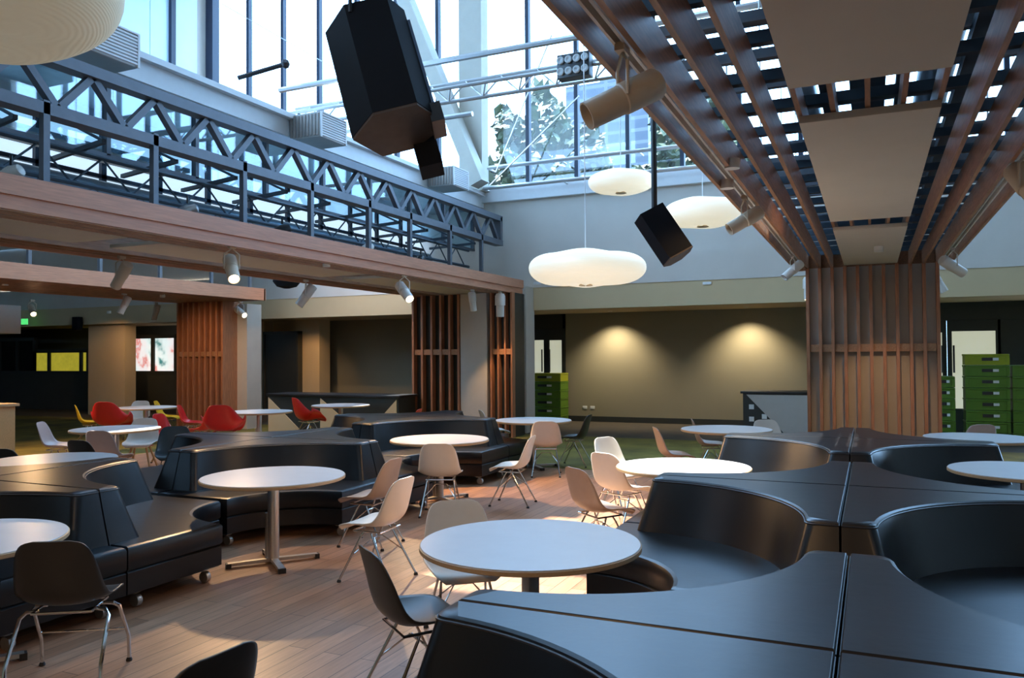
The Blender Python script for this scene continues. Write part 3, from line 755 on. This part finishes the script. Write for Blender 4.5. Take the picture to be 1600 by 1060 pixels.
# recessed downlights
for px, lb in ((965, 'left'), (1172, 'right')):
    x = onY(px, YR)
    t = thing('recessed_downlight', 'recessed ceiling downlight washing the olive wall, %s of the pair' % lb, 'downlight', (x, YR - .62, 2.84))
    MB().lathe([(.04, -.001), (.06, -.006), (.06, .0), (.04, .0)], 20).build('trim_ring', M['white_metal'], t)
    ld = bpy.data.lights.new('downlight_bulb', 'SPOT'); ld.energy = 210; ld.color = (1, .84, .58); ld.spot_size = R_(115); ld.spot_blend = .85; ld.shadow_soft_size = .05
    lo = bpy.data.objects.new('downlight_bulb', ld); C.objects.link(lo); lo.parent = t; lo.location = (0, 0, -.03); lo.rotation_euler = (R_(8), 0, 0)
for px, lb in ((840, 'left'), (1105, 'right')):
    c = atY(px, 443, YB - .04)
    tag(MB().box(c.x - .09, c.x + .09, YB - .07, YB - .04, c.z - .03, c.z + .03, .005).build('sensor_box', M['white_metal']), 'tiny white sensor box on the beige beam, %s of two' % lb, 'sensor')

# ------------------------------------------------------------------ reception desks and counter
def desk(lb, x0, x1, Y, ztop, tris, side):
    t = thing('reception_desk', lb, 'desk', ((x0 + x1) / 2, Y, 0)); hw = (x1 - x0) / 2
    MB().box(-hw, hw, 0, .7, 0, ztop - .05).build('body', M['charcoal'], t, smooth=False)
    MB().box(-hw - .05, hw + .05, -.04, .75, ztop - .05, ztop, .005).build('counter_top', M['blackm'], t)
    for (a, b, s) in tris:
        p = [(-hw + a * 2 * hw, .02), (-hw + b * 2 * hw, .02), (-hw + (a if s > 0 else b) * 2 * hw, ztop - .09)]
        mb = MB(); mb.loft([[(x, -.02, z) for x, z in p], [(x, -.001, z) for x, z in p]]); mb.build('triangle_panel', M['beige'], t, smooth=False)
    return t
xA, xB = onY(420, 14.7), onY(622, 14.7)
desk('long dark counter with beige triangles left of the dark slatted column', xA, xB, 14.7, .90, [(.0, .28, 1), (.42, .74, 1), (.76, .99, -1)], 0)
xA, xB = onY(1160, 17.6), onY(1273, 17.6)
t = desk('dark counter with a sloping pale panel left of the right slatted column', xA, xB, 17.6, .95, [], 1)
hw_ = (xB - xA) / 2
MB().loft([[(-hw_ * .9, -.02, .88), (hw_, -.02, .88), (hw_, -.02, 0), (hw_ * .25, -.02, 0)], [(-hw_ * .9, -.001, .88), (hw_, -.001, .88), (hw_, -.001, 0), (hw_ * .25, -.001, 0)]]).build('sloping_panel', M['grey_core'], t, smooth=False)
for (u, z) in ((.12, .62), (.12, .36), (.3, .42)):
    MB().box(-(xB - xA) / 2 + u * (xB - xA) - .05, -(xB - xA) / 2 + u * (xB - xA) + .05, -.012, 0, z - .05, z + .05).build('socket_plate', M['cablew'], t, smooth=False)
c = atz(-5, 632, .95)
t = thing('side_counter', 'wooden counter end with a flat top at the left edge', 'counter', (c.x - .5, c.y, 0), 0)
MB().box(-.9, .55, -.3, .3, 0, .90).build('body', M['beech'], t, smooth=False); MB().box(-.95, .6, -.35, .35, .9, .95, .004).build('counter_top', M['ply'], t)

# ------------------------------------------------------------------ green crates
def crate_meshes(w, h, d):
    pass
crate_protos = {}
def crate(x, y, z, w, h, d, m, lb, grp):
    key = (round(w, 2), m)
    if key not in crate_protos:
        t = thing('plastic_crate', '', 'crate')
        mb = MB().box(-w / 2 + .01, w / 2 - .01, -d / 2 + .01, d / 2 - .01, 0, h - .035).box(-w / 2, w / 2, -d / 2, d / 2, h - .04, h - .004, .006)
        mb.box(-w / 2, -w / 2 + .05, -d / 2 - .004, -d / 2 + .02, 0, h - .04).box(w / 2 - .05, w / 2, -d / 2 - .004, -d / 2 + .02, 0, h - .04)
        mb.build('body', M[m], t)
        MB().box(-w * .12, w * .12, -d / 2 - .002, -d / 2 + .012, h * .38, h * .66).build('handle_slot', M['blackm'], t, smooth=False)
        MB().box(w * .13, w * .26, -d / 2 - .003, -d / 2 + .012, h * .40, h * .64).build('label_plate', M['cablew'], t, smooth=False)
        crate_protos[key] = t; o = t
    else: o = copy_tree(crate_protos[key])
    o.location = (x, y, z); o['label'] = lb; o['category'] = 'crate'; o['group'] = grp
x = onY(851, 19.2); wd = (onY(880, 19.2) - onY(822, 19.2)) * .98
for i in range(6):
    crate(x, 19.3, i * .215, wd, .21, .6, 'lime' if i == 5 else 'green', ['bottom green crate', 'second crate up', 'third crate up', 'fourth crate up', 'fifth crate up', 'topmost lighter crate'][i] + ' of the stack in the narrow doorway', 'green crates stacked in the doorway')
names = ['floor-level', 'second', 'third', 'fourth', 'fifth', 'sixth', 'seventh', 'eighth', 'ninth']
for (p0, p1, n, lb, top) in ((1456, 1492, 6, 'left', 0), (1508, 1578, 8, 'middle', 1), (1582, 1650, 7, 'right', 0)):
    a, b = onY(p0, 17.5), onY(p1, 17.5)
    for i in range(n):
        crate((a + b) / 2, 17.85, i * .215, b - a, .21, .6, 'lime' if (top and i == n - 1) else 'green', '%s green crate of the %s stack right of the big slatted column' % (names[i] if i < n - 1 else 'topmost', lb), 'green crates stacked at the right')

# ------------------------------------------------------------------ modular sofa islands
ARM, CC, RAD, S, RHO = 1.34, 1.37, 1.19, 1.62, .74
def back_ring(off, g, z, sx, sy, N=22):
    A = ARM + off; r = RAD - off
    a0 = math.acos(max(-1, min(1, (A - CC) / r)))           # angle where x=A (below centre)
    pts = [(g, g), (A, g)]
    ang0 = -a0; ang1 = -(3 * pi / 2 - pi - 0)               # walk from x=A side to y=A side
    # point at angle th: (CC + r cos th, CC + r sin th); start th=-a0 ; end mirrored
    end = pi / 2 - ang0 - pi * 0
    th0, th1 = -a0, -(pi - (pi / 2 - a0)) - 0
    th1 = -(3 * pi / 2 - a0)
    th1 = -pi - (pi / 2 - a0)
    for i in range(N + 1):
        th = th0 + (th1 - th0) * i / N
        pts.append((CC + r * cos(th), CC + r * sin(th)))
    pts.append((g, A))
    # round the two tip corners in plan
    def rnd(P, i, d=.055, n=4):
        p = Vector(P[i]); a = Vector(P[i - 1]); b = Vector(P[i + 1])
        A1 = p + (a - p).normalized() * d; B1 = p + (b - p).normalized() * min(d, (b - p).length * .95)
        return [tuple(A1 * (1 - t) ** 2 + p * 2 * t * (1 - t) + B1 * t * t) for t in [k / n for k in range(n + 1)]]
    c1 = rnd(pts, 2); q = [(y, x) for x, y in c1][::-1]
    pts = pts[:2] + c1 + pts[3:-2] + q + pts[-1:]
    return [(x * sx, y * sy, z) for x, y in pts]
def seat_ring(off, g, z, sx, sy, N=14):
    s = S + off
    pts = [(g, g), (s, g)]
    for i in range(N + 1):
        th = -pi / 2 - (pi / 2) * i / N
        rr = RHO - off
        pts.append((S + rr * cos(th) + (0 if 0 else 0), S + rr * sin(th)))
    pts[2] = (s, pts[2][1]); pts[-1] = (pts[-1][0], s)
    pts.append((g, s))
    return [(x * sx, y * sy, z) for x, y in pts]
mod_mesh = {}
def sofa_quarter(cx, cy, sx, sy, lb, grp):
    t = thing('sofa_module', lb, 'sofa', (cx, cy, 0), 0, grp)
    if (sx, sy) not in mod_mesh:
        L = []
        mb = MB().loft([back_ring(.10, .006, .44, sx, sy), back_ring(.05, .006, .62, sx, sy), back_ring(.004, .006, .795, sx, sy),
                        back_ring(-.005, .008, .824, sx, sy), back_ring(-.018, .014, .832, sx, sy)])
        L.append(mb.build('backrest', M['leather'], t, sharp=40))
        ring = back_ring(.001, .009, .812, sx, sy)
        L.append(MB().tube([Vector(p) for p in ring] + [Vector(ring[0])], .0055, 6).build('piping', M['leather_pipe'], t))
        mb = MB().loft([seat_ring(-.01, .006, .285, sx, sy), seat_ring(0, .006, .30, sx, sy), seat_ring(0, .006, .425, sx, sy), seat_ring(-.012, .012, .445, sx, sy), seat_ring(-.035, .02, .452, sx, sy)])
        L.append(mb.build('seat_cushion', M['leather'], t, sharp=40))
        mb = MB().loft([seat_ring(-.02, .006, .115, sx, sy), seat_ring(-.005, .006, .125, sx, sy), seat_ring(-.005, .006, .270, sx, sy), seat_ring(-.02, .010, .283, sx, sy)])
        L.append(mb.build('base', M['leather'], t, sharp=40))
        for (x, y) in ((S - .1, .14), (S - .1, S - RHO - .1), (.14, S - .1), (S - RHO - .1, S - .1), (.15, .15)):
            x *= sx; y *= sy
            mb = MB().box(x - .03, x + .03, y - .03, y + .03, .095, .118).tube([(x, y, .1), (x + .02, y, .05)], .012, 8)
            k = mb.build('castor', M['steel'], t)
            L.append(k)
            k2 = MB().lathe([(.001, -.02), (.042, -.02), (.045, -.01), (.045, .01), (.042, .02), (.001, .02)], 18, (x + .02, y, .045), (0, 1, 0)).build('wheel', M['steel'], k)
        mod_mesh[(sx, sy)] = L
    else:
        for o in mod_mesh[(sx, sy)]: copy_tree(o, t)
    return t
isl = [(-.11, 2.69, 'the nearest right-hand sofa island', 'nearest right sofa island'),
       (-.17, 6.05, 'the middle right-hand sofa island', 'middle right sofa island'),
       (-.20, 9.41, 'the far right-hand sofa island by the slatted column', 'far right sofa island'),
       (-6.3, 3.95, 'the sofa island at the left edge', 'left edge sofa island'),
       (-6.3, 7.27, 'the middle left sofa island', 'middle left sofa island'),
       (-6.42, 10.55, 'the far left sofa island near the dark column', 'far left sofa island')]
for (cx, cy, nm, gp) in isl:
    for sx, sy, q in ((-1, -1, 'near left'), (1, -1, 'near right'), (-1, 1, 'far left'), (1, 1, 'far right')):
        sofa_quarter(cx, cy, sx, sy, 'black leather %s quarter of %s' % (q, nm.replace('the ', '', 1) if False else nm), gp)

# ------------------------------------------------------------------ tables
def make_table():
    t = thing('round_table', '', 'table')
    MB().lathe([(.001, .708), (.590, .708), (.600, .713), (.600, .733), (.594, .736), (.001, .736)], 96).build('edge_board', M['ply'], t, sharp=30)
    MB().lathe([(.001, .7362), (.592, .7362), (.594, .738), (.592, .741), (.001, .741)], 96).build('table_top', M['top'], t, sharp=30)
    MB().tube([(0, 0, .02), (0, 0, .705)], .048, 20).build('pedestal', M['steel'], t)
    MB().tube([(-.045, .045, .02), (-.045, .045, .42)], .034, 16).build('pedestal_sleeve', M['steel'], t)
    MB().box(-.16, .16, -.16, .16, .695, .707).build('mounting_plate', M['blackm'], t, smooth=False)
    for k in range(4):
        a = R_(20) + k * pi / 2; d = Vector((cos(a), sin(a), 0))
        b = MB().bar(d * .02 + Vector((0, 0, .035)), d * .37 + Vector((0, 0, .03)), .055, .025).build('base_arm', M['steel'], t, smooth=False)
        MB().bar(d * .345 + Vector((0, 0, .02)), d * .385 + Vector((0, 0, .02)), .06, .04).build('foot_cap', M['blackm'], b, smooth=False)
    return t
tabs = [(826, 853, 4.37, 'large white round table in the centre foreground'),
        (427, 743, 6.84, 'white round table by the left sofas with a steel pedestal'),
        (686, 686, 9.75, 'white round table behind a cream chair before the far left sofa'),
        (832, 657, 12.5, 'round table in front of the doorway with green crates'),
        (1065, 730, 7.25, 'sunlit white round table behind the near right sofa back'),
        (1133, 672, 10.8, 'white round table left of the far right sofa island'),
        (1527, 689, 9.5, 'pinkish lit round table right of the far right sofa island'),
        (1600, 742, 6.85, 'grey round table cut off at the right edge'),
        (-80, 838, 4.5, 'white round table cut off at the left edge in the foreground'),
        (82, 714, 8.05, 'grey round table behind the left edge sofa island'),
        (181, 665, 11.5, 'white table with cream and rose chairs at the far left'),
        (405, 644, 14.9, 'round table between the red chairs and the beige triangle'),
        (228, 640, 16.4, 'small table behind the big dark red chair, far left'),
        (532, 650, 16.7, 'table partly hidden behind the far left sofa and red chair')]
pt = make_table()
for i, (px, py, d, lb) in enumerate(tabs):
    lat = (px - 800) / F * d
    o = pt if i == 0 else copy_tree(pt)
    p = W(lat, d); o.location = (p.x, p.y, 0); o.rotation_euler = (0, 0, YAW + .12 * (i % 3))
    o['label'] = lb; o['category'] = 'table'; o['group'] = 'white round pedestal tables'

# ------------------------------------------------------------------ chairs
def cat(p, n):
    out = []
    for i in range(len(p) - 1):
        p0 = p[max(i - 1, 0)]; p1 = p[i]; p2 = p[i + 1]; p3 = p[min(i + 2, len(p) - 1)]
        for k in range(n):
            t = k / n
            out.append(tuple(.5 * ((2 * b) + (-a + c) * t + (2 * a - 5 * b + 4 * c - d) * t * t + (-a + 3 * b - 3 * c + d) * t ** 3) for a, b, c, d in zip(p0, p1, p2, p3)))
    out.append(p[-1]); return out
SIDE = [(.222, .398, .15, 0), (.22, .428, .198, .003), (.15, .440, .226, .018), (.05, .432, .236, .035), (-.05, .424, .24, .05), (-.13, .436, .238, .062),
        (-.185, .485, .232, .065), (-.213, .56, .222, .055), (-.232, .65, .208, .04), (-.252, .735, .185, .025), (-.264, .785, .15, .012), (-.270, .805, .09, .004)]
ARMC = [(.225, .398, .17, 0), (.222, .428, .22, .01), (.15, .440, .27, .07), (.05, .430, .30, .16), (-.05, .420, .315, .215), (-.13, .432, .31, .23),
        (-.185, .485, .31, .20), (-.213, .56, .285, .14), (-.232, .65, .235, .08), (-.250, .735, .185, .04), (-.262, .785, .14, .02), (-.268, .808, .08, .005)]
def shell_mesh(prof, nm, pw=2.2):
    P = cat(prof, 3); bm = bmesh.new(); NU = 16; rows = []
    for i, (y, z, w, e) in enumerate(P):
        a = P[max(i - 1, 0)]; b = P[min(i + 1, len(P) - 1)]
        t = Vector((0, b[0] - a[0], b[1] - a[1])).normalized()
        nrm = Vector((0, t.z, -t.y))
        if nrm.y < 0 and nrm.z < 0: nrm = -nrm
        nrm = Vector((0, abs(t.z) if y < .1 else 0, abs(t.y)))
        nrm.normalize()
        row = []
        for j in range(NU + 1):
            u = -1 + 2 * j / NU
            x = w * sin(u * pi / 2) if False else w * (u * (1.18 - .18 * u * u))
            row.append(bm.verts.new(Vector((x, y, z)) + nrm * (e * abs(u) ** pw)))
        rows.append(row)
    for a, b in zip(rows, rows[1:]):
        for j in range(NU):
            f = bm.faces.new((a[j], a[j + 1], b[j + 1], b[j])); f.smooth = True
    bmesh.ops.recalc_face_normals(bm, faces=bm.faces)
    me = bpy.data.meshes.new(nm); bm.to_mesh(me); bm.free(); return me
shells = {'side': shell_mesh(SIDE, 'chair_shell'), 'arm': shell_mesh(ARMC, 'armchair_shell', 3)}
shell_cache = {}
def make_chair(kind, col, legs):
    t = thing('armchair' if kind == 'arm' else 'shell_chair', '', 'chair')
    me = shells[kind].copy(); me.materials.append(M[col])
    o = bpy.data.objects.new('seat_shell', me); C.objects.link(o); o.parent = t
    md = o.modifiers.new('thick', 'SOLIDIFY'); md.thickness = .009; md.offset = -1
    lm = M['chrome'] if legs != 'wood' else M['beech']
    MB().tube([(-.15, .12, .40), (.15, .12, .40), (.15, -.12, .395), (-.15, -.12, .395), (-.15, .12, .40)], .008, 8).build('under_frame', M['chrome'], t)
    if legs == 'straight':
        feet = [(-.235, .22), (.235, .22), (-.235, -.235), (.235, -.235)]
    else: feet = [(-.2, .22), (.2, .22), (-.2, -.235), (.2, -.235)]
    for (x, y) in feet:
        sx_, sy_ = (1 if x > 0 else -1), (1 if y > 0 else -1)
        if legs == 'straight':
            pts = [(sx_ * .14, sy_ * .05, .392), (sx_ * .20, sy_ * .06, .385), (sx_ * .225, sy_ * .085, .36), (x, y * .95, .15), (x, y, .012)]; rr = .0105
        elif legs == 'wood': pts = [(sx_ * .10, sy_ * .08, .395), (x, y, .012)]; rr = .016
        else: pts = [(sx_ * .135, sy_ * .03, .397), (sx_ * .15, sy_ * .05, .36), (x, y, .012)]; rr = .0085
        l = MB().tube(pts, rr, 8).build('leg', lm, t)
        MB().lathe([(.001, 0), (.016, 0), (.018, .006), (.012, .02), (.001, .02)], 12, (x, y, 0)).build('glide', M['rubber'], l)
    if legs == 'wire':
        MB().tube([(-.175, .13, .2), (-.06, 0, .33), (.06, 0, .33), (.175, .13, .2)], .005, 6).tube([(-.175, -.13, .2), (-.06, -.01, .33), (.06, -.01, .33), (.175, -.13, .2)], .005, 6).build('wire_brace', M['chrome'], t)
    elif legs == 'straight':
        MB().tube([(-.233, .18, .2), (.233, .18, .2)], .006, 6).build('cross_bar', M['chrome'], t)
    return t
protos = {}
def chair(px, d, ang, col, lb, kind='side', legs='wire', grp=None):
    """ang: facing direction seen from camera: 0 away, 90 right, 180 to viewer, -90 left"""
    key = (kind, col, legs)
    if key not in protos: protos[key] = make_chair(*key); o = protos[key]
    else: o = copy_tree(protos[key])
    lat = (px - 800) / F * d; p = W(lat, d)
    o.location = (p.x, p.y, 0); o.rotation_euler = (0, 0, YAW - R_(ang))
    if kind == 'arm': o.scale = (1.17, 1.17, 1.17)
    o['label'] = lb; o['category'] = 'chair'
    if grp: o['group'] = grp
    return o
chair(112, 4.42, -8, 'shell_dark', 'black shell chair seen from behind at the lower left, beside the cut-off table', legs='straight')
chair(262, 2.72, -62, 'shell_dark', 'black chair back just poking up at the bottom edge, lower left')
chair(648, 4.08, 62, 'shell_dark', 'black shell chair side-on between the central table and near sofa')
chair(722, 5.02, 165, 'shell_white', 'white chair tucked behind the central foreground table')
chair(588, 6.35, -68, 'shell_white', 'cream shell chair side-on facing left toward the steel pedestal table')
chair(578, 7.5, -70, 'shell_taupe', 'taupe chair half hidden behind the cream side-on chair')
chair(688, 8.9, 3, 'shell_white', 'cream chair seen from behind at the middle table before the dark column')
chair(799, 9.45, -75, 'shell_white', 'cream chair facing left between the middle and far tables')
chair(852, 11.7, 4, 'shell_white', 'cream chair seen from behind at the table by the doorway')
chair(896, 12.7, -70, 'shell_dark', 'dark chair facing left by the crate doorway table')
chair(772, 13.95, 75, 'shell_white', 'tan lit chair at the left of the crate doorway table')
chair(1052, 10.4, 88, 'shell_taupe', 'brown chair edge rising behind the sunlit table')
chair(968, 9.0, 140, 'shell_white', 'rear of two overlapping bright white chairs left of the sunlit table')
chair(968, 7.9, 50, 'shell_white', 'front of two overlapping bright white chairs left of the sunlit table')
chair(935, 6.85, 62, 'shell_taupe', 'taupe-backed chair nearest the sunlit table, left of the right sofas')
chair(92, 12.0, 80, 'shell_pink', 'pale rose chair facing right at the far left table')
chair(172, 10.7, 8, 'shell_pink', 'rose-brown chair back in front of the far left table')
chair(220, 12.3, 170, 'shell_white', 'cream chair facing the viewer at the far left table, wood legs', legs='wood')
chair(214, 17.4, 175, 'shell_white', 'cream chair back at the small table behind the big dark red chair')
chair(140, 16.3, 60, 'shell_yellow', 'yellow chair beside the big dark red armchair')
chair(175, 15.0, 0, 'shell_red', 'big dark red armchair at the far left table', kind='arm')
chair(28, 8.7, 8, 'shell_dark', 'black chair back rising behind the left grey table')
chair(150, 9.5, 20, 'shell_dark', 'dark chair back beside the rose-brown chair, far left')
chair(300, 16.0, 80, 'shell_red', 'red chair edge against the reddish slatted column')
chair(314, 14.6, -80, 'shell_orange', 'orange-red chair back rising at the rear of the middle left sofa', legs='wood')
chair(350, 13.8, -5, 'shell_red', 'wide red armchair left of the beige triangle panel', kind='arm')
chair(272, 10.8, 160, 'shell_teal', 'dark teal chair left of the middle left sofa, in front of red seat')
chair(268, 13.5, 100, 'shell_red', 'red chair with wooden legs low beside the middle left sofa', legs='wood')
chair(482, 15.9, 55, 'shell_red', 'red chair facing right in front of the beige triangle counter', kind='arm')
chair(634, 14.3, -80, 'shell_orange', 'tiny orange-red chair corner left of the dark slatted column')
chair(262, 17.6, 80, 'shell_yellow', 'dim yellow chair in the dark room left of the reddish column')
chair(1516, 10.7, 0, 'shell_pink', 'rose-brown chair back behind the pinkish table at the right')
chair(1207, 11.2, 170, 'shell_white', 'white chair back above the table left of the far right sofa')
chair(1350, 13.0, 175, 'shell_dark', 'dark chair top against the foot of the right slatted column')
chair(1108, 11.6, 100, 'shell_taupe', 'grey chair back behind the table left of the far right sofa')

# ------------------------------------------------------------------ lighting
wd = bpy.data.worlds.new('sky'); bpy.context.scene.world = wd; wd.use_nodes = True
bg = wd.node_tree.nodes['Background']; bg.inputs[0].default_value = (.35, .63, 1, 1); bg.inputs[1].default_value = 9.0
sd = bpy.data.lights.new('sun', 'SUN'); sd.energy = 18; sd.angle = R_(.6); sd.color = (1, .95, .86)
so = bpy.data.objects.new('sun', sd); C.objects.link(so)
sv = Vector((-cos(R_(75)), 0, sin(R_(75)))); so.rotation_euler = sv.to_track_quat('Z', 'Y').to_euler(); so.location = (-20, 5, 30)
# portals at the glazing
def portal(loc, sx, sy, direction):
    a = bpy.data.lights.new('sky_portal', 'AREA'); a.shape = 'RECTANGLE'; a.size = sx; a.size_y = sy; a.cycles.is_portal = True
    o = bpy.data.objects.new('sky_portal', a); C.objects.link(o); o.location = loc
    o.rotation_euler = Vector(direction).to_track_quat('-Z', 'Z').to_euler()
portal((-4.3, YB + .3, (ZS + ZT) / 2), 25.2, ZT - ZS, (0, -1, 0))

def warm_spot(loc, target, power, size, name='ceiling_downlight', lb=''):
    d = Vector(target) - Vector(loc)
    t = thing('ceiling_downlight', lb, 'downlight', loc)
    MB().lathe([(.03, .0), (.055, .0), (.055, .07), (.03, .07)], 20).build('housing', M['spotw'], t)
    ld = bpy.data.lights.new('downlight_bulb', 'SPOT'); ld.energy = power; ld.color = (1, .60, .28); ld.spot_size = R_(size); ld.spot_blend = .8; ld.shadow_soft_size = .06
    lo = bpy.data.objects.new('downlight_bulb', ld); C.objects.link(lo); lo.parent = t; lo.location = (0, 0, -.02); lo.rotation_euler = d.to_track_quat('-Z', 'Y').to_euler()
warm_spot((-7.3, 9.6, 3.07), (-4.1, 9.2, 0), 1500, 58, lb='small white downlight under the left canopy, third from its near end')
warm_spot((-1.05, 6.6, 3.09), (-3.7, 6.4, 0), 150, 62, lb='small white downlight on the left edge of the right canopy')
warm_spot((-2.5, -2.6, 3.4), (-2.0, .8, 0), 260, 120, lb='small white downlight in the low ceiling behind, left')
warm_spot((2.5, -2.6, 3.4), (1.5, .8, 0), 160, 120, lb='small white downlight in the low ceiling behind, right')
warm_spot((-7.4, 3.0, 3.09), (-3.6, 3.6, 0), 60, 60, lb='small white downlight under the left canopy, nearest of the row')
warm_spot((-.9, 5.9, 3.09), (-1.6, 4.9, 0.6), 25, 80, lb='small white downlight under the near half of the right canopy')
warm_spot((-14.4, 9.5, 3.09), (-13, 9.5, 0), 420, 120, lb='small white downlight under the far left canopy')  # added lamp that brightens the far left area
warm_spot((-13.9, 12.6, 3.05), (-14.6, 14.6, 1.2), 130, 90, lb='small white downlight before the reddish slatted column')  # added lamp, warms and brightens the reddish slats
warm_spot((-11.0, 13.2, 5.2), (-11.2, 16.5, 1.3), 330, 100, lb='small ceiling downlight facing the long counter with beige triangles')  # added lamp, makes the beige triangles show up
warm_spot((onY(480, 17.7), 17.7, 2.80), (onY(480, 18.9), 18.9, .9), 80, 80, lb='small downlight in front of the lit beige pillar')
warm_spot((onY(170, 15.8), 15.8, 3.0), (onY(180, 17.3), 17.3, 1.2), 110, 80, lb='small downlight in front of the far left beige pillars')  # added lamp that lifts the beige pillars
warm_spot((0.1, 11.3, 3.05), (0.1, 13.6, .9), 110, 42, lb='small downlight washing the right slatted column')

sc = bpy.context.scene
sc.view_settings.view_transform = 'Standard'; sc.view_settings.look = 'None'; sc.view_settings.gamma = 1; sc.view_settings.use_curve_mapping = False
sc.view_settings.exposure = 0.3
sc.cycles.use_denoising = True
sc.cycles.max_bounces = 8; sc.cycles.diffuse_bounces = 4; sc.cycles.glossy_bounces = 4; sc.cycles.transparent_max_bounces = 12
sc.cycles.sample_clamp_indirect = 6
